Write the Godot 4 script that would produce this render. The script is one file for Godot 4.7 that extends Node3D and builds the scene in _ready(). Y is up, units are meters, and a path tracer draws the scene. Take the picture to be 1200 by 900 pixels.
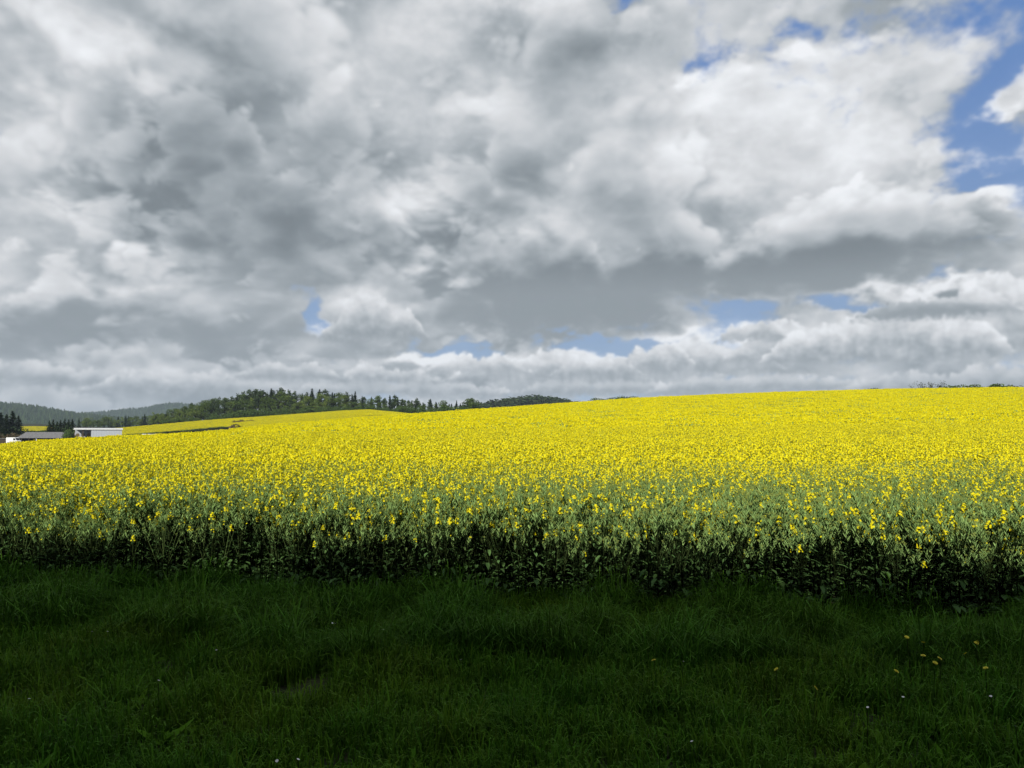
extends Node3D
# A rape field in flower above a shaded grass verge, with a farm, woods and hills behind. Units are metres, y up; the camera looks along -z and "s" below is the distance ahead (-z).

const F := 922.0          # focal length in pixels of the 1200 x 900 photograph
const HORIZON := 512.0    # row of the true horizon in it
const EYE := 1.75
var PITCH := atan((HORIZON - 450.0) / F)

func ray(px: float, py: float) -> Vector3:
	return Vector3((px - 600.0) / F, (450.0 - py) / F, -1.0).rotated(Vector3.RIGHT, PITCH)

func at(px: float, py: float, s: float) -> Vector3:
	var d := ray(px, py)
	return Vector3(0, EYE, 0) + d * (s / -d.z)

func on_ground(px: float, py: float) -> Vector3:
	var d := ray(px, py)
	var s := 2.0
	while s < 60.0:
		var p := Vector3(0, EYE, 0) + d * (s / -d.z)
		if p.y <= height(p.x, s):
			return Vector3(p.x, height(p.x, s), p.z)
		s += 0.02
	return Vector3(d.x / -d.z * s, 0, -s)

func _ready() -> void:
	set_view()
	noises()
	set_materials()
	build_ground()
	build_hills()
	build_far_fields()
	build_shade_barn()
	build_farm()
	build_woods()
	build_field()
	build_verge()

func set_view() -> void:
	var cam := Camera3D.new()
	cam.name = "camera"
	cam.position = Vector3(0, EYE, 0)
	cam.rotation.x = PITCH
	cam.fov = rad_to_deg(2.0 * atan(450.0 / F))
	cam.near = 0.05
	cam.far = 16000.0
	add_child(cam)
	var env := Environment.new()
	env.background_mode = Environment.BG_SKY
	env.sky = make_sky()
	env.sky_rotation = Vector3(0, PI, 0)
	env.background_energy_multiplier = 1.0
	env.tonemap_mode = Environment.TONE_MAPPER_LINEAR
	env.tonemap_exposure = 1.0
	env.sdfgi_enabled = true
	env.ssao_enabled = true
	env.ssil_enabled = true
	env.fog_enabled = true
	env.fog_density = 0.0001
	env.fog_light_color = Color(0.80, 0.87, 0.95)
	var around := WorldEnvironment.new()
	around.name = "surroundings"
	around.environment = env
	add_child(around)
	var sun := DirectionalLight3D.new()
	sun.name = "sun"
	sun.light_energy = 1.52
	sun.light_color = Color(1.0, 0.975, 0.92)
	sun.light_angular_distance = 0.53
	sun.shadow_enabled = true
	sun.directional_shadow_max_distance = 400.0
	sun.rotation = Vector3(-deg_to_rad(SUN_HIGH), -deg_to_rad(SUN_ASIDE), 0)
	add_child(sun)

const SUN_HIGH := 31.0
const SUN_ASIDE := 20.0   # the sun stands behind the viewer, this far round to the left

# gaps and banks of cloud, then lighter and darker parts of them: where the photograph shows them (pixel of the 1200 x 900 frame, half width, half height, amount)
const SKY_BANKS := [
	[1150, 135, 70, 44, -1.0], [1110, 35, 80, 26, -0.42], [1195, 60, 40, 26, -0.3], [1030, 12, 50, 18, -0.45], [740, 8, 30, 12, -0.6], [797, 66, 24, 10, -0.40], [925, 42, 20, 9, -0.30], [862, 58, 20, 8, -0.2],
	[1185, 122, 40, 14, 0.75], [1185, 205, 50, 13, -0.75], [1060, 175, 60, 50, 0.35], [1130, 215, 30, 10, -0.5],
	[372, 376, 18, 24, -0.95], [535, 411, 60, 11, -0.85], [655, 402, 60, 11, -0.85], [735, 408, 40, 8, -0.7], [875, 368, 34, 12, -0.62], [985, 353, 55, 14, -0.95], [1095, 322, 60, 7, -0.35],
	[250, 200, 330, 170, 0.42], [620, 190, 330, 160, 0.40], [930, 230, 200, 90, 0.35], [590, 432, 210, 14, 0.35], [1090, 385, 130, 30, 0.45], [440, 365, 48, 30, 0.35], [640, 335, 180, 40, 0.35], [120, 390, 220, 40, 0.45], [300, 20, 330, 60, 0.4], [600, 10, 120, 50, 0.3], [820, 425, 130, 16, 0.35], [100, 440, 220, 20, 0.4],
]
const SKY_TONES := [
	[290, 260, 170, 80, -0.09], [640, 345, 190, 40, -0.07], [250, 300, 120, 40, -0.05], [330, 150, 110, 60, -0.05], [130, 385, 190, 18, -0.14], [560, 345, 90, 18, -0.09], [300, 60, 260, 50, 0.03], [110, 55, 80, 28, 0.17], [20, 120, 60, 60, 0.06], [50, 250, 60, 26, 0.20], [150, 300, 80, 20, 0.14], [50, 330, 80, 24, 0.12],
	[470, 60, 70, 40, 0.07], [560, 130, 60, 30, 0.08], [480, 232, 42, 20, 0.16], [410, 250, 26, 14, 0.10], [490, 310, 26, 12, 0.16], [550, 330, 20, 10, 0.18], [620, 265, 60, 16, 0.09], [640, 150, 60, 26, 0.08],
	[930, 312, 240, 22, -0.19], [660, 372, 110, 20, -0.14], [720, 350, 60, 30, -0.06], [1075, 356, 58, 8, -0.30], [1080, 336, 70, 8, 0.20], [1090, 392, 130, 16, 0.16], [880, 130, 150, 70, 0.10], [1000, 200, 90, 40, 0.10], [800, 190, 60, 30, 0.10], [620, 60, 110, 40, -0.06], [1010, 410, 140, 10, -0.05],
	[560, 428, 120, 8, 0.22], [670, 432, 60, 8, 0.16], [430, 362, 34, 22, 0.18], [790, 400, 50, 8, 0.18], [880, 395, 46, 8, 0.14], [950, 390, 40, 10, 0.18], [690, 70, 80, 20, 0.06], [200, 440, 90, 8, 0.10], [230, 375, 80, 12, -0.05], [60, 415, 90, 10, -0.05],
]
# heaped clouds: column and row of the base's middle, half width, height, brightness
const SKY_HEAPS := [
	[60, 452, 120, 22, 0.80], [230, 464, 110, 26, 0.84], [470, 466, 130, 24, 0.86], [700, 464, 100, 20, 0.84], [900, 462, 130, 26, 0.84], [1150, 460, 150, 26, 0.82],
	[640, 448, 110, 36, 0.97], [455, 450, 60, 22, 0.92], [560, 438, 56, 26, 0.98], [340, 446, 60, 22, 0.86], [820, 440, 90, 42, 0.95], [770, 432, 40, 34, 1.0],
	[930, 424, 70, 54, 0.95], [880, 400, 36, 26, 0.84], [440, 398, 56, 52, 0.84], [700, 442, 50, 24, 0.9],
	[1180, 418, 90, 80, 0.97], [1030, 424, 110, 66, 1.0], [1110, 372, 60, 30, 1.0], [1076, 371, 58, 17, 0.50],
]
# ---------------------------------------------------------------- sky
var sky_big := FastNoiseLite.new()
var sky_puff := FastNoiseLite.new()
var sky_fine := FastNoiseLite.new()
var sky_warp := FastNoiseLite.new()

func azel(px: float, py: float) -> Vector2:
	var d := ray(px, py)
	return Vector2(rad_to_deg(atan2(d.x, -d.z)), rad_to_deg(asin(d.y / d.length())))

func sky_list(from: Array) -> PackedFloat32Array:
	var list := PackedFloat32Array()
	for b in from:
		var c := azel(b[0], b[1])
		list.append_array([c.x, c.y, b[2] / 16.1, b[3] / 16.1, b[4]])
	return list

func sky_setup() -> void:
	for a in [[sky_big, 11, 2.2, 6, 0.52], [sky_puff, 23, 1.0, 1, 0.5], [sky_fine, 37, 4.2, 4, 0.6], [sky_warp, 41, 3.2, 3, 0.5]]:
		var n: FastNoiseLite = a[0]
		n.seed = a[1]
		n.noise_type = FastNoiseLite.TYPE_SIMPLEX_SMOOTH
		n.frequency = a[2]
		n.fractal_type = FastNoiseLite.FRACTAL_FBM if a[3] > 1 else FastNoiseLite.FRACTAL_NONE
		n.fractal_octaves = a[3]
		n.fractal_gain = a[4]

func near_row(list: PackedFloat32Array, el: float) -> PackedFloat32Array:
	var some := PackedFloat32Array()
	for i in range(0, list.size(), 5):
		if absf(el - list[i + 1]) < 2.4 * list[i + 3] + 2.5:
			some.append_array(list.slice(i, i + 5))
	return some

func blobs(list: PackedFloat32Array, az: float, el: float) -> float:
	var s := 0.0
	for i in range(0, list.size(), 5):
		var dx := (az - list[i]) / list[i + 2]
		if absf(dx) < 2.4:
			var dy := (el - list[i + 1]) / list[i + 3]
			s += list[i + 4] * exp(-dx * dx - dy * dy)
	return s

func cloud_depth(az: float, el: float, layer: float, size: float, detail: int) -> float:
	var e := deg_to_rad(el)
	var a := deg_to_rad(az)
	var k := size / (sin(e) + 0.50)
	var x := sin(a) * cos(e) * k
	var z := -cos(a) * cos(e) * k
	x += 0.05 * sky_warp.get_noise_3d(x, 3.1 + layer, z)
	var d := 0.80 * sky_big.get_noise_3d(x, 0.6 * e + layer, z)
	# rounded heads with creases between them
	var s := 0.0
	var amp := 0.58
	var f := 4.6
	for o in detail:
		s += amp * absf(sky_puff.get_noise_3d(x * f, layer + o * 7.3, z * f))
		amp *= 0.55
		f *= 2.13
	return d + 0.62 * (s - 0.40)

func cumulus(v: float, cover: float, az: float, el: float, heaps: PackedFloat32Array, fine: bool) -> Vector2:
	# heaped clouds low over the horizon: bright heads on flat grey bases; farther ones come first in the list
	var broad := absf(sky_puff.get_noise_2d(az * 0.13, 5.0))
	var heads := 0.55 * absf(sky_puff.get_noise_2d(az * 0.75, el * 0.3 + 25.0)) + 0.22 * absf(sky_puff.get_noise_2d(az * 1.7, el * 0.9 + 45.0))
	var q := sky_puff.get_noise_2d(az * 0.7 + 30.0, el * 0.9)
	var e := sky_puff.get_noise_2d(az * 1.9 + 60.0, el * 2.4) if fine else 0.0
	var wisp := 0.10 * q + 0.10 * e
	for i in range(0, heaps.size(), 5):
		var u := (az - heaps[i]) / heaps[i + 2]
		if absf(u) > 1.25:
			continue
		var h := (el - heaps[i + 1]) / heaps[i + 3]
		if h < -0.3 or h > 1.7:
			continue
		var dome := sqrt(maxf(0.0, 1.0 - 0.72 * u * u)) * (0.66 + 0.55 * broad) + heads * 0.62 / heaps[i + 3] - 0.28 * smoothstep(0.5, 1.2, absf(u))
		var solid := smoothstep(-0.06, 0.30, (dome - h) * heaps[i + 3] + wisp) * smoothstep(-0.35, 0.35, h * heaps[i + 3] + 2.0 * wisp)
		if solid <= 0.0:
			continue
		var top := clampf(h / maxf(dome, 0.15), 0.0, 1.0)
		var b := heaps[i + 4] * (0.42 + 0.46 * smoothstep(0.15, 0.95, top) + 0.11 * q + 0.05 * e + 0.25 * (heads - 0.2))
		v = lerpf(v, b, solid * 0.82)
		cover = maxf(cover, solid)
	return Vector2(v, cover)

func sky_color(az: float, el: float, banks: PackedFloat32Array, tones: PackedFloat32Array, heaps: PackedFloat32Array, fine: bool) -> Color:
	var jx := az + 2.4 * sky_warp.get_noise_2d(az * 0.04, el * 0.06) + 1.3 * sky_fine.get_noise_2d(az * 0.05, el * 0.08)
	var jy := el + 1.2 * sky_warp.get_noise_2d(az * 0.05 + 40.0, el * 0.08) + 0.8 * sky_fine.get_noise_2d(az * 0.06 + 70.0, el * 0.1)
	var bank := blobs(banks, jx, jy)
	var tone := blobs(tones, jx, jy)
	var step := 0.5 + 0.035 * el
	var lo := cloud_depth(az, el, 0.0, 1.0, 5 if fine else 2)
	var up := cloud_depth(az - 0.3 * step, el + step, 0.0, 1.0, 3 if fine else 2)
	var bank_up := blobs(banks, jx - 0.3 * step, jy + step)
	var d := lo + 0.60 + bank
	if fine:
		d += 0.20 * sky_fine.get_noise_2d(az * 0.045, el * 0.075) + 0.14 * sky_fine.get_noise_2d(az * 0.16, el * 0.24)
	var cover := smoothstep(-0.05, 0.55, d)
	var thick := smoothstep(0.25, 1.45, d)
	var rim := clampf((lo - up) * 0.7 + (bank - bank_up) * 1.0, -0.16, 0.5)
	var v := 0.57 - 0.20 * thick - 0.15 * lo + rim * (0.75 - 0.3 * thick)
	# nearer masses of cloud in front of that, each bright along its upper edge and grey below
	for n in 2:
		var near := cloud_depth(az, el, 31.0 + 17.0 * n, 0.62 + 0.38 * n, 4 if fine else 1)
		if near > -0.10:
			var above := cloud_depth(az - 0.3 * step, el + step, 31.0 + 17.0 * n, 0.62 + 0.38 * n, 2 if fine else 1)
			var body := smoothstep(-0.10, 0.10, near) * smoothstep(0.2, 0.6, d) * (0.85 - 0.30 * n)
			var lit := clampf((near - above) * 0.9, -0.12, 0.4)
			v = lerpf(v, 0.62 - 0.35 * smoothstep(-0.08, 0.50, near) + lit * 0.95, body)
	v += tone * 1.55
	if fine:
		v += 0.07 * sky_fine.get_noise_2d(az * 0.03, el * 0.05)
	v = 0.46 + (v - 0.46) * 1.22
	if heaps.size():
		var low := cumulus(v, cover, az, el, heaps, fine)
		v = low.x
		cover = low.y
	var floor_v := lerpf(0.225, 0.325, smoothstep(13.5, 10.0, el))
	v = floor_v + 0.06 * log(1.0 + exp((v - floor_v - 0.02) / 0.06))
	v = minf(v, 0.93)
	# v is the linear brightness of the cloud: bluish grey where dark, neutral where bright
	var w := clampf((v - 0.25) / 0.45, 0.0, 1.0)
	var cloud := Color(v * lerpf(0.85, 0.975, w), v * lerpf(0.98, 1.0, w), v * lerpf(1.08, 1.035, w))
	cloud = cloud.lerp(Color(0.42, 0.49, 0.58), 0.22 * exp(-maxf(el, 0.0) / 4.0))
	cover = maxf(cover, 0.42 * exp(-maxf(el, 0.0) / 9.0))
	var air := Color(0.42, 0.58, 0.76).lerp(Color(0.085, 0.20, 0.50), 1.0 - exp(-maxf(el, 0.0) / 12.0))
	return air.lerp(cloud, cover)

func make_sky() -> Sky:
	sky_setup()
	var all_banks := sky_list(SKY_BANKS)
	var all_tones := sky_list(SKY_TONES)
	var all_heaps := sky_list(SKY_HEAPS)
	var w := 4096
	var h := 2048
	var im := Image.create_empty(512, 256, false, Image.FORMAT_RGB8)
	im.fill(Color(0.16, 0.17, 0.13).linear_to_srgb())
	for y in 129:
		var el := maxf(90.0 - (y + 0.5) * 180.0 / 256.0, 0.0)
		var banks := near_row(all_banks, el)
		var tones := near_row(all_tones, el)
		var heaps := near_row(all_heaps, el)
		for x in 512:
			im.set_pixel(x, y, sky_color((x + 0.5) * 360.0 / 512.0 - 180.0, el, banks, tones, heaps, false).linear_to_srgb())
	im.resize(w, h, Image.INTERPOLATE_CUBIC)
	var deg := 360.0 / w
	for y in range(int(54.0 / deg), int(90.1 / deg)):
		var el := maxf(90.0 - (y + 0.5) * deg, 0.0)
		var banks := near_row(all_banks, el)
		var tones := near_row(all_tones, el)
		var heaps := near_row(all_heaps, el)
		for x in range(int(140.0 / deg), int(220.0 / deg)):
			im.set_pixel(x, y, sky_color((x + 0.5) * deg - 180.0, el, banks, tones, heaps, true).linear_to_srgb())
	var m := PanoramaSkyMaterial.new()
	m.panorama = ImageTexture.create_from_image(im)
	var sky := Sky.new()
	sky.sky_material = m
	return sky
# ---------------------------------------------------------------- helpers
class Shape:
	var v := PackedVector3Array()
	var n := PackedVector3Array()
	var c := PackedColorArray()
	func tri(p: Vector3, q: Vector3, r: Vector3, col: Color) -> void:
		var nn := (r - p).cross(q - p).normalized()
		v.append(p); v.append(q); v.append(r)
		n.append(nn); n.append(nn); n.append(nn)
		c.append(col); c.append(col); c.append(col)
	func quad(p: Vector3, q: Vector3, r: Vector3, t: Vector3, col: Color) -> void:
		tri(p, q, r, col)
		tri(p, r, t, col)
	func card(mid: Vector3, a: Vector3, b: Vector3, col: Color) -> void:
		quad(mid - a - b, mid + a - b, mid + a + b, mid - a + b, col)
	func tube(path: PackedVector3Array, radii: PackedFloat32Array, sides: int, col: Color) -> void:
		var rings := []
		var dirs := []
		for i in path.size():
			var d := (path[mini(i + 1, path.size() - 1)] - path[maxi(i - 1, 0)]).normalized()
			var a := d.cross(Vector3(0.31, 0.2, 0.93)).normalized()
			var b := d.cross(a)
			var ring := PackedVector3Array()
			var dir := PackedVector3Array()
			for k in sides:
				var w := TAU * k / sides
				dir.append(a * cos(w) + b * sin(w))
				ring.append(path[i] + dir[k] * radii[i])
			rings.append(ring)
			dirs.append(dir)
		for i in path.size() - 1:
			for k in sides:
				var m := (k + 1) % sides
				for e in [[i, k], [i + 1, m], [i + 1, k], [i, k], [i, m], [i + 1, m]]:
					v.append(rings[e[0]][e[1]])
					n.append(dirs[e[0]][e[1]])
					c.append(col)
	func box(lo: Vector3, hi: Vector3, col: Color) -> void:
		var p := []
		for k in 8:
			p.append(Vector3(hi.x if k & 1 else lo.x, hi.y if k & 2 else lo.y, hi.z if k & 4 else lo.z))
		for f in [[0, 2, 3, 1], [5, 7, 6, 4], [4, 6, 2, 0], [1, 3, 7, 5], [2, 6, 7, 3], [4, 0, 1, 5]]:
			quad(p[f[0]], p[f[1]], p[f[2]], p[f[3]], col)
	func add_to(mesh: ArrayMesh, m: Material) -> ArrayMesh:
		if v.is_empty():
			return mesh
		var a := []
		a.resize(Mesh.ARRAY_MAX)
		a[Mesh.ARRAY_VERTEX] = v
		a[Mesh.ARRAY_NORMAL] = n
		a[Mesh.ARRAY_COLOR] = c
		mesh.add_surface_from_arrays(Mesh.PRIMITIVE_TRIANGLES, a)
		mesh.surface_set_material(mesh.get_surface_count() - 1, m)
		return mesh
	func mesh(m: Material) -> ArrayMesh:
		return add_to(ArrayMesh.new(), m)

var taken := {}
func numbered(called: String) -> String:
	taken[called] = taken.get(called, -1) + 1
	return called if taken[called] == 0 else "%s_%03d" % [called, taken[called]]

func tag(o: Node, label: String, category: String, group := "") -> Node:
	o.set_meta("label", label)
	o.set_meta("category", category)
	if group:
		o.set_meta("group", group)
	return o

func thing(called: String, label: String, category: String, where: Vector3, turn := 0.0, group := "") -> Node3D:
	var o := Node3D.new()
	o.name = numbered(called)
	add_child(o)
	o.position = where
	o.rotation.y = turn
	tag(o, label, category, group)
	return o

func part(called: String, mesh: Mesh, parent: Node) -> MeshInstance3D:
	var o := MeshInstance3D.new()
	o.name = called
	o.mesh = mesh
	parent.add_child(o, true)
	return o

func structure(called: String, mesh: Mesh) -> MeshInstance3D:
	var o := part(called, mesh, self)
	o.set_meta("kind", "structure")
	return o

func scatter(called: String, mesh: Mesh, where: Array[Transform3D], tints: PackedColorArray, parent: Node) -> MultiMeshInstance3D:
	var mm := MultiMesh.new()
	mm.transform_format = MultiMesh.TRANSFORM_3D
	mm.use_colors = not tints.is_empty()
	mm.mesh = mesh
	mm.instance_count = where.size()
	for i in where.size():
		mm.set_instance_transform(i, where[i])
		if mm.use_colors:
			mm.set_instance_color(i, tints[i])
	var o := MultiMeshInstance3D.new()
	o.name = called
	o.multimesh = mm
	o.set_meta("kind", "stuff")
	parent.add_child(o, true)
	return o

func rand(seed_value: int) -> RandomNumberGenerator:
	var r := RandomNumberGenerator.new()
	r.seed = seed_value
	return r

# ---------------------------------------------------------------- materials (linear base colours)
var M := {}

func coloured(called: String, rough: float, through := Color.BLACK, specular := 0.3) -> StandardMaterial3D:
	var m := StandardMaterial3D.new()
	m.resource_name = called
	m.vertex_color_use_as_albedo = true
	m.roughness = rough
	m.metallic_specular = specular
	m.cull_mode = BaseMaterial3D.CULL_DISABLED
	if through != Color.BLACK:
		m.backlight_enabled = true
		m.backlight = through
	M[called] = m
	return m

func mottled(called: String, a: Color, b: Color, size: float, rough: float, seed_value: int) -> StandardMaterial3D:
	var noise := FastNoiseLite.new()
	noise.seed = seed_value
	noise.frequency = 0.02
	noise.fractal_octaves = 6
	noise.fractal_gain = 0.65
	var ramp := Gradient.new()
	ramp.set_color(0, a.linear_to_srgb())
	ramp.set_color(1, b.linear_to_srgb())
	ramp.set_offset(0, 0.25)
	ramp.set_offset(1, 0.75)
	var t := NoiseTexture2D.new()
	t.width = 512
	t.height = 512
	t.seamless = true
	t.noise = noise
	t.color_ramp = ramp
	var m := StandardMaterial3D.new()
	m.resource_name = called
	m.albedo_texture = t
	m.uv1_triplanar = true
	m.uv1_world_triplanar = true
	m.uv1_scale = Vector3.ONE / size
	m.roughness = rough
	m.metallic_specular = 0.3
	M[called] = m
	return m

func set_materials() -> void:
	coloured("petal", 0.6, Color(0.62, 0.62, 0.62), 0.2)
	coloured("greenery", 0.6, Color(0.5, 0.5, 0.5), 0.16)
	coloured("blade", 0.6, Color(0.6, 0.6, 0.6), 0.16)
	coloured("foliage", 0.7, Color(0.3, 0.3, 0.3), 0.2)
	coloured("bark", 0.9)
	coloured("painted", 0.6)
	mottled("soil", Color(0.016, 0.020, 0.008), Color(0.040, 0.046, 0.018), 3.0, 1.0, 5)
	mottled("forest_floor", Color(0.022, 0.045, 0.018), Color(0.055, 0.085, 0.032), 180.0, 1.0, 6)
	mottled("sheet_roof", Color(0.11, 0.11, 0.115), Color(0.21, 0.21, 0.22), 7.0, 0.8, 7)
	mottled("white_sheet", Color(0.62, 0.63, 0.64), Color(0.78, 0.78, 0.78), 9.0, 0.5, 8)
	mottled("grey_sheet", Color(0.42, 0.455, 0.51), Color(0.52, 0.555, 0.61), 5.0, 0.55, 9)
	mottled("old_wood", Color(0.035, 0.027, 0.020), Color(0.085, 0.068, 0.050), 2.2, 0.9, 10)
	mottled("dark_tiles", Color(0.045, 0.032, 0.028), Color(0.09, 0.065, 0.055), 1.6, 0.9, 12)

# ---------------------------------------------------------------- lie of the land
var bumps := FastNoiseLite.new()
var patches := FastNoiseLite.new()
# row of the photograph in which the near field ends against what lies behind, by column
const CREST := [[-300, 541.0], [-100, 529.0], [0, 521.5], [90, 514.5], [144, 511.5], [200, 509.3], [240, 507.0], [267, 504.5], [325, 497.5], [375, 493.5], [475, 486.0], [550, 480.5], [650, 473.5], [750, 466.5], [850, 462.0], [950, 458.5], [1050, 456.0], [1200, 454.0], [1500, 453.0]]
const CROP := 1.12
const FAR_T := [-1.0, -0.65, -0.60, -0.54, -0.434, -0.325, -0.217, -0.184, -0.15, -0.10, 0.0, 0.3, 1.0]
const FAR_S := [200.0, 284.0, 320.0, 450.0, 520.0, 700.0, 900.0, 1500.0, 6000.0]
const FAR_H := [
	[-2.0, -1.8, -1.6, -1.4, -0.8, 1.0, 2.5, 3.0, 3.0, 3.0, 3.0, 5.0, 7.0],
	[-1.0, -0.8, -0.8, -0.6, 0.8, 4.0, 6.0, 6.5, 6.5, 6.0, 6.0, 8.0, 10.0],
	[0.0, -0.6, -0.5, 0.4, 2.8, 6.0, 9.0, 9.5, 9.5, 8.0, 8.0, 10.0, 12.0],
	[3.0, 2.0, 3.0, 5.5, 9.0, 12.2, 15.7, 16.4, 15.0, 12.5, 12.0, 14.0, 15.0],
	[5.0, 3.0, 4.0, 6.5, 9.5, 12.5, 15.4, 15.9, 14.5, 12.5, 13.0, 15.0, 16.0],
	[8.0, 5.5, 6.0, 9.0, 11.0, 13.0, 15.0, 15.0, 15.0, 14.0, 14.0, 15.0, 16.0],
	[15.0, 17.0, 17.0, 13.0, 13.0, 14.0, 15.0, 15.0, 15.0, 15.0, 15.0, 16.0, 16.0],
	[18.0, 18.0, 18.0, 18.0, 18.0, 18.0, 18.0, 18.0, 18.0, 18.0, 18.0, 18.0, 18.0],
	[10.0, 10.0, 10.0, 10.0, 10.0, 10.0, 10.0, 10.0, 10.0, 10.0, 10.0, 10.0, 10.0],
]
var crest_t: PackedFloat32Array
var crest_e: PackedFloat32Array

func noises() -> void:
	bumps.seed = 3
	bumps.frequency = 0.9
	bumps.fractal_octaves = 3
	patches.seed = 8
	patches.frequency = 0.05
	patches.fractal_octaves = 4
	patches.fractal_gain = 0.6
	for k in CREST:
		var d := ray(k[0], k[1])
		crest_t.append(d.x / -d.z)
		crest_e.append(d.y / -d.z)

func rise(t: float) -> float:
	var n := crest_t.size()
	if t <= crest_t[0]:
		return crest_e[0]
	if t >= crest_t[n - 1]:
		return crest_e[n - 1]
	var i := 0
	while crest_t[i + 1] < t:
		i += 1
	var f := (t - crest_t[i]) / (crest_t[i + 1] - crest_t[i])
	return lerpf(crest_e[i], crest_e[i + 1], f)

func edge(x: float) -> float:   # where the crop begins
	return 7.95 - 0.16 * x + 0.4 * bumps.get_noise_2d(x * 0.5, 4.0)

func crest_at(t: float) -> float:
	return lerpf(68.0, 135.0, smoothstep(-0.65, 0.35, t))

func far_height(t: float, s: float) -> float:
	t = clampf(t, -0.999, 0.999)
	s = clampf(s, 200.0, 5999.0)
	var i := 0
	while FAR_T[i + 1] < t:
		i += 1
	var j := 0
	while FAR_S[j + 1] < s:
		j += 1
	var f: float = (t - FAR_T[i]) / (FAR_T[i + 1] - FAR_T[i])
	var g: float = (s - FAR_S[j]) / (FAR_S[j + 1] - FAR_S[j])
	return lerpf(lerpf(FAR_H[j][i], FAR_H[j][i + 1], f), lerpf(FAR_H[j + 1][i], FAR_H[j + 1][i + 1], f), g)

func height(x: float, s: float) -> float:
	if s < 7.0:
		return 0.035 * bumps.get_noise_2d(x, s) if s > 0.0 else 0.0
	var t := clampf(x / s, -0.95, 0.95)
	var top := crest_at(t)
	var e := rise(t)
	var clear := EYE - CROP
	var h := 0.0
	if s <= top:
		var u := clampf((s - 7.0) / (top - 7.0), 0.0, 1.0)
		h = (1.0 - pow(1.0 - u, 1.5)) * (s * e + clear)
	else:
		h = s * e + clear - 0.0011 * (s - top) * (s - top)
	h += 0.035 * bumps.get_noise_2d(x, s) * smoothstep(12.0, 9.0, s)
	if s > top:
		var w := smoothstep(top + 10.0, maxf(200.0, top + 85.0), s)
		if w > 0.0:
			h = lerpf(h, far_height(t, s), w)
	return h

func spaced(first: float, last: float, step: float, grow: float) -> PackedFloat32Array:
	var list := PackedFloat32Array()
	var p := first
	while p < last:
		list.append(p)
		p += step
		step *= grow
	list.append(last)
	return list

func build_ground() -> void:
	var ss := PackedFloat32Array([-6000.0, -1500.0, -300.0, -60.0, -10.0])
	ss.append_array(spaced(0.0, 7000.0, 0.35, 1.022))
	var half := spaced(0.0, 7000.0, 0.4, 1.045)
	var xs := PackedFloat32Array()
	for i in range(half.size() - 1, 0, -1):
		xs.append(-half[i])
	xs.append_array(half)
	var v := PackedVector3Array()
	for s in ss:
		for x in xs:
			v.append(Vector3(x, height(x, s) - 0.01, -s))
	structure("ground", grid_mesh(v, xs.size(), ss.size(), M.soil))

func grid_mesh(v: PackedVector3Array, w: int, h: int, m: Material) -> ArrayMesh:
	var n := PackedVector3Array()
	n.resize(v.size())
	for j in h:
		for i in w:
			var a := v[j * w + mini(i + 1, w - 1)] - v[j * w + maxi(i - 1, 0)]
			var b := v[mini(j + 1, h - 1) * w + i] - v[maxi(j - 1, 0) * w + i]
			n[j * w + i] = a.cross(b).normalized()
	var idx := PackedInt32Array()
	for j in h - 1:
		for i in w - 1:
			var k := j * w + i
			idx.append_array([k, k + w, k + 1, k + 1, k + w, k + w + 1])
	# rows run away from the viewer: turn the faces so that they look up
	var up := n[v.size() / 2].y > 0.0
	if not up:
		for i in n.size():
			n[i] = -n[i]
	var a := []
	a.resize(Mesh.ARRAY_MAX)
	a[Mesh.ARRAY_VERTEX] = v
	a[Mesh.ARRAY_NORMAL] = n
	a[Mesh.ARRAY_INDEX] = idx
	var mesh := ArrayMesh.new()
	mesh.add_surface_from_arrays(Mesh.PRIMITIVE_TRIANGLES, a)
	mesh.surface_set_material(0, m)
	return mesh

# ---------------------------------------------------------------- hills
func far_conifer(r: RandomNumberGenerator) -> ArrayMesh:
	# one of thousands on a hillside: a ragged cone of a few tiers, one metre tall
	var s := Shape.new()
	for tier in 5:
		var y0 := 0.08 + 0.17 * tier
		var rad := 0.20 * (1.0 - 0.17 * tier)
		for k in 6:
			var a := TAU * (k + r.randf() * 0.5) / 6.0
			var b := a + 1.15
			var q := rad * r.randf_range(0.75, 1.2)
			s.tri(Vector3(0, y0 + 0.27, 0), Vector3(cos(a) * q, y0, sin(a) * q), Vector3(cos(b) * q, y0 + 0.03, sin(b) * q), Color(1, 1, 1))
	return s.mesh(M.foliage)

func far_round(r: RandomNumberGenerator) -> ArrayMesh:
	var s := Shape.new()
	blob_crown(s, r, Vector3(0, 0.58, 0), Vector3(0.30, 0.42, 0.30), 60, 0.11, Color(1, 1, 1), 0.25)
	blob_crown(s, r, Vector3(0, 0.2, 0), Vector3(0.12, 0.2, 0.12), 14, 0.10, Color(1, 1, 1), 0.25)
	return s.mesh(M.foliage)

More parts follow.
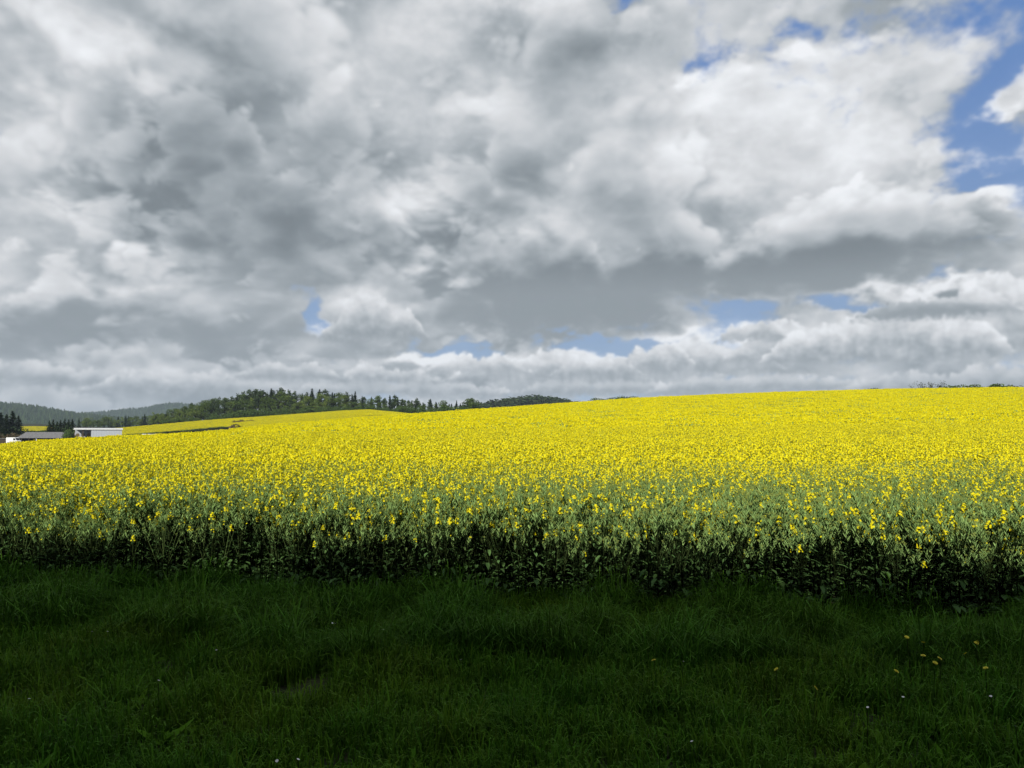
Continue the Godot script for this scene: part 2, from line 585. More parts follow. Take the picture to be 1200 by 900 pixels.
func build_hills() -> void:
	var r := rand(70)
	var cone := far_conifer(r)
	var round_top := far_round(r)
	# [name, label, distance, depth of the slope, height of its trees, ridge line as column and row]
	var hills := [
		["wooded_hill", 2300.0, 700.0, 13.0, [[-260, 470], [-120, 466], [-40, 468], [0, 471], [40, 474.5], [80, 481.5], [105, 484.5], [150, 489], [230, 494]], 5200, Color(0.034, 0.060, 0.022)],
		["distant_hill", 3600.0, 800.0, 15.0, [[40, 492], [90, 484], [130, 480.5], [150, 478], [172, 476], [186, 473], [202, 470.5], [216, 472], [245, 476], [290, 482], [360, 490]], 4200, Color(0.034, 0.058, 0.024)],
		["wooded_hillock", 1000.0, 200.0, 12.0, [[520, 484], [555, 474], [575, 470], [595, 466.5], [620, 464.5], [645, 465.5], [665, 469], [700, 474], [740, 480]], 900, Color(0.034, 0.056, 0.022)],
	]
	for h in hills:
		var s0: float = h[1]
		var line: Array = h[4]
		var cols := 60
		var rows := 14
		var v := PackedVector3Array()
		var where: Array[Transform3D] = []
		var tints := PackedColorArray()
		var tops := PackedFloat32Array()
		var lefts := PackedFloat32Array()
		for i in cols + 1:
			var px := lerpf(line[0][0], line[-1][0], float(i) / cols)
			var k := 0
			while k < line.size() - 2 and line[k + 1][0] < px:
				k += 1
			var row := lerpf(line[k][1], line[k + 1][1], (px - line[k][0]) / (line[k + 1][0] - line[k][0]))
			var p := at(px, row, s0)
			tops.append(p.y - h[3] * 0.85)
			lefts.append(px)
		for j in rows + 1:
			var g := float(j) / rows
			for i in cols + 1:
				var ss: float = s0 - h[2] + h[2] * 1.3 * g
				var p := at(lefts[i], 500, ss)
				var lift := smoothstep(0.0, 0.77, g) if g < 0.77 else 1.0 - 0.5 * (g - 0.77)
				var low := -10.0
				p.y = lerpf(low, tops[i], lift) + 0.02 * (tops[i] - low) * patches.get_noise_2d(p.x * 0.05, p.z * 0.05) * (1.0 - absf(2.0 * lift - 1.0))
				v.append(p)
		structure(h[0], grid_mesh(v, cols + 1, rows + 1, M.forest_floor))
		for i in h[5]:
			var fx := r.randf() * cols
			var fy := r.randf_range(0.30, 1.0) * rows * 0.86
			var a := int(fx)
			var b := int(fy)
			var p0 := v[b * (cols + 1) + a].lerp(v[b * (cols + 1) + a + 1], fx - a)
			var p1 := v[(b + 1) * (cols + 1) + a].lerp(v[(b + 1) * (cols + 1) + a + 1], fx - a)
			var p := p0.lerp(p1, fy - b)
			if patches.get_noise_2d(p.x * 0.09, p.z * 0.09) > 0.34:
				continue
			var size: float = h[3] * r.randf_range(0.7, 1.15)
			where.append(Transform3D(Basis.from_scale(Vector3(size * r.randf_range(1.4, 2.3), size * r.randf_range(0.8, 1.1), size * 1.6)).rotated(Vector3.UP, r.randf() * TAU), p - Vector3(0, 0.6, 0)))
			var c: Color = h[6]
			var q := r.randf_range(0.7, 1.35)
			var warm := r.randf_range(-0.25, 0.45)
			tints.append(Color(c.r * q * (1.0 + 0.6 * warm), c.g * q * (1.0 + 0.3 * warm), c.b * q))
		var o := scatter(h[0].replace("wooded_", "").replace("distant_hill", "far_hill") + "_forest", round_top if h[0] == "wooded_hillock" else cone, where, tints, self)
		tag(o, {"wooded_hill": "dark conifer wood covering the nearer long hill behind the farm", "distant_hill": "hazy wood covering the farther rounded hill behind the valley", "wooded_hillock": "small wood on the hillock just above the yellow crest"}[h[0]], "forest")

# ---------------------------------------------------------------- trees
func blob_crown(s: Shape, r: RandomNumberGenerator, centre: Vector3, size: Vector3, leaves: int, leaf: float, base: Color, vary: float) -> void:
	for i in leaves:
		var d := Vector3(r.randfn(), r.randfn(), r.randfn()).normalized()
		var q := pow(r.randf(), 0.35)
		var p := centre + d * size * q
		var a := Vector3(r.randfn(), r.randfn() * 0.6, r.randfn()).normalized()
		var b := a.cross(Vector3(r.randfn(), r.randfn(), r.randfn())).normalized()
		var k := leaf * r.randf_range(0.6, 1.3)
		var f := r.randf_range(1.0 - vary, 1.0 + vary)
		var col := Color(base.r * f * r.randf_range(0.9, 1.15), base.g * f, base.b * f)
		s.quad(p - a * k, p - b * k * 0.6, p + a * k, p + b * k * 0.6, col)

var tree_kind := {}

func make_tree(kind: String, seed_value: int) -> Array:
	# a tree ten metres tall: [trunk and limbs, crown]
	var r := rand(seed_value)
	var wood := Shape.new()
	var crown := Shape.new()
	var bark := Color(0.06, 0.048, 0.038)
	match kind:
		"spruce", "young_spruce":
			wood.tube(PackedVector3Array([Vector3.ZERO, Vector3(0, 5, 0), Vector3(0.05, 9.8, 0)]), PackedFloat32Array([0.2, 0.13, 0.02]), 7, bark)
			var base := Color(0.050, 0.088, 0.034)
			var wide := 2.1 if kind == "spruce" else 2.6
			for lev in 30:
				var f := lev / 29.0
				var y := lerpf(1.3 if kind == "spruce" else 0.4, 9.6, f)
				var reach := wide * pow(1.0 - f, 0.8) * r.randf_range(0.8, 1.1) + 0.12
				for k in int(lerpf(12, 5, f)):
					var a := r.randf() * TAU
					var d := Vector3(cos(a), 0, sin(a))
					var side := Vector3(-d.z, 0, d.x)
					var len := reach * r.randf_range(0.65, 1.15)
					var tip := Vector3(0, y - 0.28 * len, 0) + d * len
					var root := Vector3(0, y + 0.15, 0)
					for m in 4:
						var p := root.lerp(tip, 0.3 + 0.23 * m)
						var q := r.randf_range(0.7, 1.35)
						var w := 0.34 * (1.15 - 0.2 * m) * (0.5 + 0.5 * (1.0 - f))
						crown.quad(p - side * w + Vector3(0, -0.22 * w, 0), p + d * 0.36, p + side * w + Vector3(0, -0.22 * w, 0), p - d * 0.22 + Vector3(0, -0.25, 0), Color(base.r * q, base.g * q, base.b * q))
			for m in 420:
				var f := 1.0 - sqrt(r.randf())
				var a := r.randf() * TAU
				var out := (wide * pow(1.0 - f, 0.8) + 0.1) * r.randf_range(0.35, 0.95)
				blob_crown(crown, r, Vector3(cos(a) * out, lerpf(1.0, 9.5, f) - 0.2 * out, sin(a) * out), Vector3(0.1, 0.1, 0.1), 1, 0.26, base, 0.35)
		"pine":
			wood.tube(PackedVector3Array([Vector3.ZERO, Vector3(0.1, 4, 0.05), Vector3(0.0, 8.8, 0)]), PackedFloat32Array([0.19, 0.15, 0.05]), 7, Color(0.10, 0.062, 0.04))
			var base := Color(0.046, 0.074, 0.028)
			for k in 13:
				var y := r.randf_range(3.9, 9.2)
				var a := r.randf() * TAU
				var reach := r.randf_range(0.3, 1.35) * (1.25 - (y - 4.0) / 7.0)
				var c := Vector3(cos(a) * reach, y, sin(a) * reach)
				wood.tube(PackedVector3Array([Vector3(0, y - 0.7, 0), c]), PackedFloat32Array([0.06, 0.02]), 4, bark)
				blob_crown(crown, r, c, Vector3(0.95, 0.55, 0.95) * r.randf_range(0.7, 1.15), 75, 0.2, base, 0.35)
			blob_crown(crown, r, Vector3(0, 9.3, 0), Vector3(0.55, 0.7, 0.55), 60, 0.2, base, 0.35)
		"broadleaf", "light_broadleaf":
			wood.tube(PackedVector3Array([Vector3.ZERO, Vector3(0.1, 2.2, 0), Vector3(0.0, 6.8, 0.1)]), PackedFloat32Array([0.24, 0.17, 0.05]), 7, bark)
			var base := Color(0.068, 0.108, 0.026) if kind == "broadleaf" else Color(0.115, 0.165, 0.036)
			for k in 17:
				var y := r.randf_range(2.2, 8.9)
				var a := r.randf() * TAU
				var reach := 2.5 * sin(clampf((y - 0.6) / 9.6, 0.0, 1.0) * PI) * sqrt(r.randf())
				var c := Vector3(cos(a) * reach, y, sin(a) * reach)
				wood.tube(PackedVector3Array([Vector3(0, maxf(1.6, y - 2.2), 0), c]), PackedFloat32Array([0.09, 0.02]), 4, bark)
				blob_crown(crown, r, c, Vector3(1.25, 1.0, 1.25) * r.randf_range(0.65, 1.1), 80, 0.21, base, 0.4)
		"bush", "brown_bush":
			var base := Color(0.062, 0.105, 0.028) if kind == "bush" else Color(0.110, 0.090, 0.050)
			for k in 9:
				var a := r.randf() * TAU
				var q := sqrt(r.randf()) * 4.2
				var c := Vector3(cos(a) * q, r.randf_range(2.0, 7.6 - 0.6 * q), sin(a) * q)
				wood.tube(PackedVector3Array([Vector3(cos(a) * 0.4, 0, sin(a) * 0.4), c]), PackedFloat32Array([0.16, 0.04]), 4, bark)
				blob_crown(crown, r, c, Vector3(2.7, 2.3, 2.7), 130, 0.42, base, 0.4)
		"bare_tree":
			var tips := []
			wood.tube(PackedVector3Array([Vector3.ZERO, Vector3(0.1, 3.0, 0)]), PackedFloat32Array([0.26, 0.18]), 6, bark)
			for k in 26:
				var a := r.randf() * TAU
				var y := r.randf_range(2.0, 3.2)
				var c := Vector3(cos(a) * r.randf_range(0.8, 3.4), r.randf_range(5.0, 9.8), sin(a) * r.randf_range(0.8, 3.4))
				wood.tube(PackedVector3Array([Vector3(0.1, y, 0), Vector3(c.x * 0.4, lerpf(y, c.y, 0.6), c.z * 0.4), c]), PackedFloat32Array([0.12, 0.08, 0.03]), 4, bark)
				tips.append(c)
			for c in tips:
				blob_crown(crown, r, c, Vector3(0.7, 0.6, 0.7), 9, 0.16, Color(0.055, 0.06, 0.03), 0.3)
	return [wood.mesh(M.bark), crown.mesh(M.foliage)]

func tree(kind: String, called: String, label: String, group: String, where: Vector3, tall: float, wide: float, r: RandomNumberGenerator) -> Node3D:
	var which := r.randi_range(0, 3)
	var key := "%s%d" % [kind, which]
	if not tree_kind.has(key):
		tree_kind[key] = make_tree(kind, hash(kind) % 1000 + which * 17)
	var o := thing(called, label, "bush" if kind.ends_with("bush") else "tree", where, r.randf() * TAU, group)
	part("trunk" if not kind.ends_with("bush") else "stems", tree_kind[key][0], o)
	part("crown", tree_kind[key][1], o)
	o.scale = Vector3(wide, 1.0, wide) * tall / 10.0
	return o

func tree_at(kind: String, called: String, label: String, group: String, px: float, top: float, s: float, wide: float, r: RandomNumberGenerator, least := 3.0) -> Node3D:
	var p := at(px, top, s)
	var g := height(p.x, s)
	return tree(kind, called, label, group, Vector3(p.x, g - 0.05, -s), maxf(p.y - g, least), wide, r)

func build_woods() -> void:
	var r := rand(91)
	# the wood beyond the second field: tree tops by column
	var tops := [[176, 484], [200, 479], [222, 473], [240, 468.5], [262, 465], [275, 462], [300, 457], [332, 456], [345, 459], [360, 457], [375, 455.5], [388, 456], [402, 457], [416, 460], [424, 464], [450, 463.5], [462, 464.5], [480, 467], [500, 468.5], [520, 470], [535, 470], [550, 468], [566, 474]]
	var names := {"spruce": ["spruce_tree", "dark narrow spruce in the wood beyond the second yellow field", "spruces of the wood beyond the second field"],
		"pine": ["pine_tree", "tall pine with open crown in the wood beyond the second yellow field", "pines of the wood beyond the second field"],
		"broadleaf": ["broadleaf_tree", "mid green round tree in the wood beyond the second yellow field", "broadleaf trees of the wood beyond the second field"],
		"light_broadleaf": ["broadleaf_tree", "fresh light green tree at the edge of the wood beyond the second yellow field", "light green trees of the wood's edge"]}
	for row in 3:
		var px := 180.0 + row * 3.0
		while px < 566.0:
			var k := 0
			while tops[k + 1][0] < px:
				k += 1
			var top := lerpf(tops[k][1], tops[k + 1][1], (px - tops[k][0]) / (tops[k + 1][0] - tops[k][0]))
			var s := lerpf(472.0, 500.0, r.randf()) + row * 22.0
			var q := r.randf()
			var kind := "pine"
			if px < 245.0:
				kind = "light_broadleaf" if q < 0.55 else "broadleaf" if q < 0.8 else "pine"
			elif px < 300.0:
				kind = "pine" if q < 0.45 else "spruce" if q < 0.7 else "broadleaf"
			elif px < 350.0:
				kind = "pine" if q < 0.55 else "spruce" if q < 0.85 else "broadleaf"
			elif px < 425.0:
				kind = "spruce" if q < 0.5 else "pine" if q < 0.8 else "broadleaf"
			else:
				kind = "spruce" if q < 0.3 else "pine" if q < 0.58 else "broadleaf" if q < 0.86 else "light_broadleaf"
			var drop := r.randf_range(-3.0, 4.0) if row > 0 else r.randf_range(1.0, 9.0)
			if row == 0 and q > 0.3:
				kind = "broadleaf" if q < (0.6 if px < 380.0 else 0.85) else "light_broadleaf"
			tree_at(kind, names[kind][0], names[kind][1], names[kind][2], px, top + drop, s, r.randf_range(0.95, 1.35), r, 5.0)
			px += r.randf_range(5.5, 9.5)
	# bushes along its foot
	for b in [[196, 489], [206, 488], [215, 489.5], [224, 487], [233, 489], [243, 488], [252, 490.5], [261, 490], [312, 484], [325, 482], [340, 484]]:
		tree_at("bush", "green_bush", "green bush along the foot of the wood beyond the second field", "bushes along the foot of the wood", b[0], b[1], 448.0 + r.randf() * 12.0, r.randf_range(0.9, 1.5), r, 2.5)
	for i in 56:
		var px := 246.0 + i * 5.7 + r.randf() * 5.0
		tree_at("bush", "thicket_bush", "dark bush filling the shade under the trees of the wood", "undergrowth of the wood", px, lerpf(480.0, 473.0, clampf((px - 250.0) / 130.0, 0.0, 1.0)) + r.randf_range(-2.0, 3.5), 466.0 + r.randf() * 8.0, r.randf_range(0.8, 1.3), r, 3.5)
	for b in [[279, 491], [286, 490], [294, 490.5]]:
		tree_at("brown_bush", "brown_bush", "bare brownish bush standing out in the second yellow field", "brown bushes in the second field", b[0], b[1] - 1.0, 362.0 + r.randf() * 6.0, 1.5, r, 2.0)
	tree_at("broadleaf", "broadleaf_tree", "lone round tree rising above its neighbours at the end of the wood", "", 555, 464.5, 470.0, 1.15, r)
	# trees of the valley between farm and wood
	for i in 34:
		var px := 92.0 + i * 3.3 + r.randf() * 3.0
		var light := r.randf() < 0.4
		var s := 640.0 + r.randf() * 60.0
		tree_at("light_broadleaf" if light else ("spruce" if r.randf() < 0.4 else "broadleaf"), "valley_tree", "light green tree in the valley behind the white shed" if light else "dark green tree in the valley behind the white shed", "trees in the valley behind the white shed", px, lerpf(490, 485, clampf((px - 92) / 90.0, 0, 1)) + r.randf_range(-1.5, 3.0), s, r.randf_range(1.1, 1.6), r, 6.0)
	# by the farm
	for b in [[1, 482, 1.7], [8, 484, 1.5], [15, 480, 1.6], [22, 486, 1.5]]:
		tree_at("spruce", "spruce_tree", "big dark spruce standing behind the farm beside the low barn", "big spruces beside the low barn", b[0], b[1], 318.0 + r.randf() * 8.0, b[2], r)
	for b in [[58, 492], [62.5, 490.5], [67, 493], [71, 491], [76, 489.5], [80.5, 490.5], [85, 490]]:
		tree_at("young_spruce", "young_spruce", "young spruce in the short row between low barn and white shed", "row of young spruces", b[0], b[1], 306.0 + r.randf() * 4.0, 1.35, r)
	tree_at("bush", "round_bush", "round green bush between the low barn and the white shed", "", 81, 497.0, 274.0, 0.66, r)
	for b in [[3, 501], [12, 503], [20, 505]]:
		tree_at("brown_bush", "brown_bush", "leafless brown bush in front of the big spruces at the farm", "brown bushes at the farm", b[0], b[1], 300.0, 1.1, r)
	for b in [[32, 499], [50, 501]]:
		tree_at("bush", "small_bush", "small green bush behind the low barn roof", "bushes behind the low barn", b[0], b[1], 330.0, 0.9, r)
	# tree tops that show over the crest of the near field
	for b in [[692, 465.5], [698, 465], [704, 465], [711, 464.5], [718, 464.5], [726, 461.5], [732, 463], [738, 463.5], [744, 463], [751, 462.5]]:
		tree_at("broadleaf", "hidden_tree", "tree of which only the dark top shows over the yellow crest", "tree tops above the middle of the crest", b[0], b[1], 300.0, 1.5, r)
	for b in [[988, 454.8], [995, 454.5], [1014, 454.2], [1022, 453.4], [1030, 454]]:
		tree_at("broadleaf", "hidden_tree", "tree whose tip barely shows over the yellow crest", "tips above the right of the crest", b[0], b[1], 290.0, 1.5, r)
	for b in [[1078, 449.5], [1085, 447], [1092, 446.5], [1099, 448.5]]:
		tree_at("bare_tree", "bare_tree", "nearly bare tree showing over the highest part of the crest", "bare trees over the crest", b[0], b[1], 270.0, 1.2, r)
	for i in 13:
		var px := 1106.0 + i * 9.0
		tree_at("broadleaf", "hedgerow_tree", "green hedgerow tree showing over the highest part of the crest", "hedgerow over the crest", px, 449.0 - 2.0 * exp(-pow((px - 1160.0) / 28.0, 2.0)) + r.randf() * 1.2, 280.0, 1.5, r)

# ---------------------------------------------------------------- fields in the distance
func far_patch(seed_value: int, thin: bool) -> ArrayMesh:
	# one square metre of the crop as seen from afar: heads of flowers over green stems
	var r := rand(seed_value)
	var petals := Shape.new()
	var green := Shape.new()
	for i in (60 if thin else 125):
		var p := Vector3(r.randf_range(-0.62, 0.62), CROP + r.randf_range(-0.20, 0.05), r.randf_range(-0.62, 0.62))
		var a := Vector3(r.randfn(), r.randfn() * 0.5, r.randfn()).normalized()
		var b := a.cross(Vector3(r.randfn(), r.randfn(), r.randfn())).normalized()
		petals.card(p, a * 0.030, b * 0.030, yellow(r))
		petals.card(p + Vector3(r.randf_range(-0.02, 0.02), -0.015, r.randf_range(-0.02, 0.02)), b * 0.028, a.cross(b) * 0.028, yellow(r))
	for i in (125 if thin else 100):
		var p := Vector3(r.randf_range(-0.6, 0.6), CROP + r.randf_range(-0.42, -0.03), r.randf_range(-0.6, 0.6))
		var a := Vector3(r.randfn(), r.randfn(), r.randfn()).normalized()
		var b := a.cross(Vector3(r.randfn(), r.randfn(), r.randfn())).normalized()
		green.card(p, a * 0.05, b * 0.022, stalk(r))
	return green.add_to(petals.mesh(M.petal), M.greenery)

func yellow(r: RandomNumberGenerator) -> Color:
	var q := r.randf_range(0.85, 1.08)
	return Color(0.75 * q, 0.675 * q * r.randf_range(0.95, 1.05), 0.012)

func stalk(r: RandomNumberGenerator) -> Color:
	var q := r.randf_range(0.7, 1.3)
	return Color(0.205 * q, 0.315 * q, 0.105 * q)

func build_far_fields() -> void:
	var r := rand(12)
	var meshes := [far_patch(1, false), far_patch(2, false), far_patch(3, true)]
	var fields := [["second_crop", 215.0, 448.0, 2.4, 14000, "yellow rape crop of the second field below the wood"], ["valley_crop", 690.0, 800.0, 4.6, 1300, "far yellow rape field behind the farm's low barn"]]
	for f in fields:
		var list := [[] as Array[Transform3D], [] as Array[Transform3D], [] as Array[Transform3D]]
		for i in f[4]:
			var s := sqrt(lerpf(f[1] * f[1], f[2] * f[2], r.randf()))
			var t := r.randf_range(-0.50, -0.08) if f[0] == "second_crop" else r.randf_range(-0.632, -0.585)
			var x := t * s
			var k := r.randi_range(0, 1)
			if f[0] == "second_crop":
				if s < lerpf(326.0, 225.0, smoothstep(-0.37, -0.31, t)):
					continue
				if s > 446.0 - 30.0 * smoothstep(-0.36, -0.5, t) :
					continue
				if s > 420.0 and t > -0.34 and t < -0.2 and r.randf() < 0.7:
					k = 2
			var size: float = f[3]
			list[k].append(Transform3D(Basis.from_scale(Vector3(size, 1.0, size)).rotated(Vector3.UP, r.randf() * TAU), Vector3(x, height(x, s), -s)))
		var o := Node3D.new()
		o.name = f[0]
		add_child(o)
		tag(o, f[5], "crop")
		o.set_meta("kind", "stuff")
		for k in 3:
			if list[k].size():
				scatter("flowering_plants", meshes[k], list[k], PackedColorArray(), o)
	# a low dark hedge along the near side of the second field
	var hedge := Shape.new()
	for i in 70:
		var px := lerpf(163.0, 238.0, i / 69.0)
		var p := at(px, 508, 318.0)
		p.y = height(p.x, 318.0)
		blob_crown(hedge, r, p + Vector3(0, 0.35, 0), Vector3(0.9, 0.42, 0.7), 26, 0.22, Color(0.035, 0.05, 0.02), 0.4)
	var ho := Node3D.new()
	ho.name = "low_hedge"
	add_child(ho)
	part("foliage", hedge.mesh(M.foliage), ho)
	tag(ho, "low dark hedge along the near side of the second yellow field", "hedge")
	# the heap of brush in that field
	var heap := Shape.new()
	var twigs := Shape.new()
	var hp := at(276, 504, 300.0)
	hp.y = height(hp.x, 300.0)
	for i in 420:
		var a := r.randf() * TAU
		var q := sqrt(r.randf()) * 3.3
		var p := Vector3(cos(a) * q, r.randf() * 2.5 * (1.0 - pow(q / 3.4, 2.0)), sin(a) * q * 0.6)
		var d := Vector3(r.randfn(), r.randfn() * 0.35, r.randfn()).normalized() * r.randf_range(0.3, 0.8)
		if i % 2:
			twigs.tube(PackedVector3Array([p - d, p + d]), PackedFloat32Array([0.05, 0.03]), 3, Color(0.16, 0.125, 0.08) * r.randf_range(0.6, 1.3))
		else:
			heap.card(p, d * 0.6, d.cross(Vector3(r.randfn(), r.randfn(), r.randfn())).normalized() * 0.25, Color(0.12, 0.09, 0.05) * r.randf_range(0.6, 1.3))
	var o := thing("brush_heap", "brown heap of brush lying in the second yellow field", "heap", hp)
	part("dead_leaves", heap.mesh(M.foliage), o)
	part("twigs", twigs.mesh(M.bark), o)

# ---------------------------------------------------------------- the barn whose shade lies on the verge
func build_shade_barn() -> void:
	# its ridge runs along the field's edge; the height follows from where its shadow ends on the front plants
	var back := 9.0
	var dir := Vector3(1, 0, 0.16).normalized()
	var out := Vector3(-0.16, 0, 1).normalized()
	var sun_flat := Vector3(-sin(deg_to_rad(SUN_ASIDE)), 0, cos(deg_to_rad(SUN_ASIDE)))
	var run := (back + 7.95) * out.z / sun_flat.dot(out)
	var ridge := SHADE_TOP + run * tan(deg_to_rad(SUN_HIGH))
	var o := thing("timber_barn", "long dark timber barn whose shade covers the grass verge", "barn", Vector3(0, 0, back), -atan2(0.16, 1.0))
	var l := 34.0
	var w := 5.2
	var eave := ridge - 5.0
	var wall := Shape.new()
	var white := Color(1, 1, 1)
	wall.box(Vector3(-l, 0, -w), Vector3(l, eave, -w + 0.25), white)
	wall.box(Vector3(-l, 0, w - 0.25), Vector3(l, eave, w), white)
	for e in [-l, l - 0.25]:
		wall.box(Vector3(e, 0, -w + 0.25), Vector3(e + 0.25, eave, w - 0.25), white)
		wall.quad(Vector3(e, eave, -w), Vector3(e, ridge - 0.2, 0), Vector3(e, eave, w), Vector3(e, eave, 0), white)
	part("wall", wall.mesh(M.old_wood), o)
	for side in [-1.0, 1.0]:
		var roof := Shape.new()
		var a := Vector3(-l - 0.5, ridge, 0)
		var b := Vector3(l + 0.5, ridge, 0)
		var down := Vector3(0, eave - 0.35 - ridge, side * (w + 0.4))
		var thick := Vector3(0, -0.18, 0)
		roof.quad(a, b, b + down, a + down, white)
		roof.quad(a + thick, a + down + thick, b + down + thick, b + thick, white)
		roof.quad(a + down, b + down, b + down + thick, a + down + thick, white)
		part("roof_slope", roof.mesh(M.dark_tiles), o)
	var door := Shape.new()
	door.box(Vector3(-2.0, 0, -w - 0.06), Vector3(2.0, 3.8, -w - 0.003), white)
	part("door", door.mesh(M.old_wood), o)

const SHADE_TOP := 0.50   # height on the front plants up to which the shade reaches

# ---------------------------------------------------------------- farm
func build_farm() -> void:
	var white := Color(1, 1, 1)
	# white shed with an open bay
	var g := height(at(116, 511, 284).x, 284.0) - 0.3
	var p0 := at(87.0, 502, 284.0)
	var p1 := at(107.0, 502, 284.0)
	var p2 := at(144.0, 502, 284.0)
	var top := at(120, 502.6, 284.0).y
	var o := thing("white_shed", "long shed with grey sheet walls, white roof and an open bay", "shed", Vector3(p0.x, g, -284.0), 0.49)
	var h := top - g
	var x1 := (p1.x - p0.x) * 0.882
	var x2 := (p2.x - p0.x) * 0.882
	var n := 12
	for i in n:
		var s := Shape.new()
		var a := lerpf(x1, x2, float(i) / n)
		var b := lerpf(x1, x2, float(i + 1) / n)
		s.box(Vector3(a + 0.012, 0, 0.012 * (i % 2)), Vector3(b - 0.012, h, 0.12), white)
		part("wall_panel", s.mesh(M.grey_sheet), o)
	var s := Shape.new()
	s.box(Vector3(x1, 0, -9.0), Vector3(x1 + 0.12, h, -0.01), white)
	s.box(Vector3(x2 - 0.12, 0, -9.0), Vector3(x2, h, -0.01), white)
	s.box(Vector3(0, 0, -9.12), Vector3(x2, h, -9.0), white)
	part("rear_wall", s.mesh(M.grey_sheet), o)
	s = Shape.new()
	var e := -0.35
	s.quad(Vector3(e, h + 0.05, 0.4), Vector3(e, h + 0.45, -9.4), Vector3(x2 + 0.3, h + 0.45, -9.4), Vector3(x2 + 0.3, h + 0.05, 0.4), white)
	s.box(Vector3(e, h - 0.28, 0.28), Vector3(x2 + 0.3, h + 0.05, 0.4), white)
	s.box(Vector3(x2 + 0.18, h - 0.1, -9.4), Vector3(x2 + 0.3, h + 0.25, 0.27), white)
	part("roof", s.mesh(M.white_sheet), o)
	for x in [0.05, x1 * 0.5]:
		s = Shape.new()
		s.box(Vector3(x, 0, -0.2), Vector3(x + 0.2, h - 0.3, 0.0), Color(0.14, 0.11, 0.08))
		part("post", s.mesh(M.painted), o)
	var r := rand(5)
	for i in 9:
		s = Shape.new()
		var bx := 0.5 + (i % 3) * 1.75
		var by := (i / 3) * 1.25
		bale(s, Vector3(bx + 0.6, by + 0.62, -3.0 - 0.5 * (i / 3)), 0.62, 1.1, Color(0.16, 0.125, 0.07) * r.randf_range(0.7, 1.2))
		var b := thing("straw_bale", "round straw bale stacked in the open bay of the white shed", "bale", o.position, 0.49, "bales in the open bay")
		part("straw", s.mesh(M.painted), b)
	# low barn with grey roof
	var a0 := at(21, 513, 282.0)
	var a1 := at(72.5, 513, 282.0)
	var gb := height(a0.x, 282.0) - 0.2
	o = thing("low_barn", "long low barn with grey sheet roof and dark open front", "barn", Vector3(a0.x, gb, -282.0))
	var lx := a1.x - a0.x
	var eave := at(40, 513, 282.0).y - gb
	var ridge := at(40, 506.3, 287.0).y - gb
	for i in 8:
		s = Shape.new()
		var xa := lx * i / 8.0 - (0.3 if i == 0 else 0.0)
		var xb := lx * (i + 1) / 8.0 + (0.3 if i == 7 else 0.0)
		var lift := 0.012 * (i % 2)
		s.quad(Vector3(xa, eave + lift, 0.3), Vector3(xa, ridge + lift, -5.0), Vector3(xb, ridge + lift, -5.0), Vector3(xb, eave + lift, 0.3), white)
		s.quad(Vector3(xa, eave + lift, 0.3), Vector3(xb, eave + lift, 0.3), Vector3(xb, eave - 0.14 + lift, 0.3), Vector3(xa, eave - 0.14 + lift, 0.3), white)
		part("roof_sheet", s.mesh(M.sheet_roof), o)
	s = Shape.new()
	s.quad(Vector3(-0.3, ridge + 0.02, -5.0), Vector3(lx + 0.3, ridge + 0.02, -5.0), Vector3(lx + 0.3, eave, -10.3), Vector3(-0.3, eave, -10.3), white)
	part("rear_roof", s.mesh(M.sheet_roof), o)
	s = Shape.new()
	s.box(Vector3(0, 0, -10.0), Vector3(lx, eave, -9.8), white)
	for x in [0.0, lx - 0.2]:
		s.box(Vector3(x, 0, -9.8), Vector3(x + 0.2, eave, -0.02), white)
		s.tri(Vector3(x, eave, 0.0), Vector3(x, ridge - 0.05, -5.0), Vector3(x, eave, -10.0), white)
	s.box(Vector3(0.2, 0, -2.0), Vector3(lx - 0.2, 0.7, -1.85), white)
	part("wall", s.mesh(M.old_wood), o)
	for i in 6:
		s = Shape.new()
		var x := lx * (i + 0.5) / 6.0
		s.box(Vector3(x - 0.12, 0, -0.2), Vector3(x + 0.12, eave - 0.1, 0.0), white)
		part("post", s.mesh(M.white_sheet if i == 2 else M.old_wood), o)
	# the roof of another farm building beyond the frame
	var c1 := at(9.5, 514.5, 286.0)
	o = thing("farm_outbuilding", "low outbuilding with pale flat roof behind the white van", "outbuilding", Vector3(c1.x - 12.0, gb, -286.0))
	var oh := c1.y - gb
	s = Shape.new()
	s.box(Vector3(0, oh, -6.3), Vector3(12.2, oh + 0.2, 0.3), white)
	part("roof", s.mesh(M.sheet_roof), o)
	s = Shape.new()
	s.box(Vector3(0.2, 0, -6.0), Vector3(12.0, oh - 0.003, 0.0), white)
	part("wall", s.mesh(M.old_wood), o)
	van(at(16, 516, 277.0))
	# low white roof half sunk behind the crop
	var t0 := at(164, 508.4, 300.0)
	var t1 := at(183, 508.4, 300.0)
	var tg := height(t0.x, 300.0)
	o = thing("field_shelter", "low pale roofed shelter beside the hedge of the second field", "shelter", Vector3(t0.x, tg, -300.0))
	var tl := t1.x - t0.x
	var th := t0.y - tg
	s = Shape.new()
	s.quad(Vector3(-0.1, th - 0.5, 0.2), Vector3(-0.1, th, -2.6), Vector3(tl + 0.1, th, -2.6), Vector3(tl + 0.1, th - 0.5, 0.2), white)
	s.box(Vector3(-0.1, th - 0.62, 0.1), Vector3(tl + 0.1, th - 0.5, 0.2), white)
	part("roof", s.mesh(M.white_sheet), o)
	s = Shape.new()
	s.box(Vector3(0, 0, -2.5), Vector3(tl, th - 0.1, -2.4), white)
	s.box(Vector3(0, 0, -2.4), Vector3(0.1, th - 0.55, 0), white)
	s.box(Vector3(tl - 0.1, 0, -2.4), Vector3(tl, th - 0.55, 0), white)
	part("wall", s.mesh(M.old_wood), o)

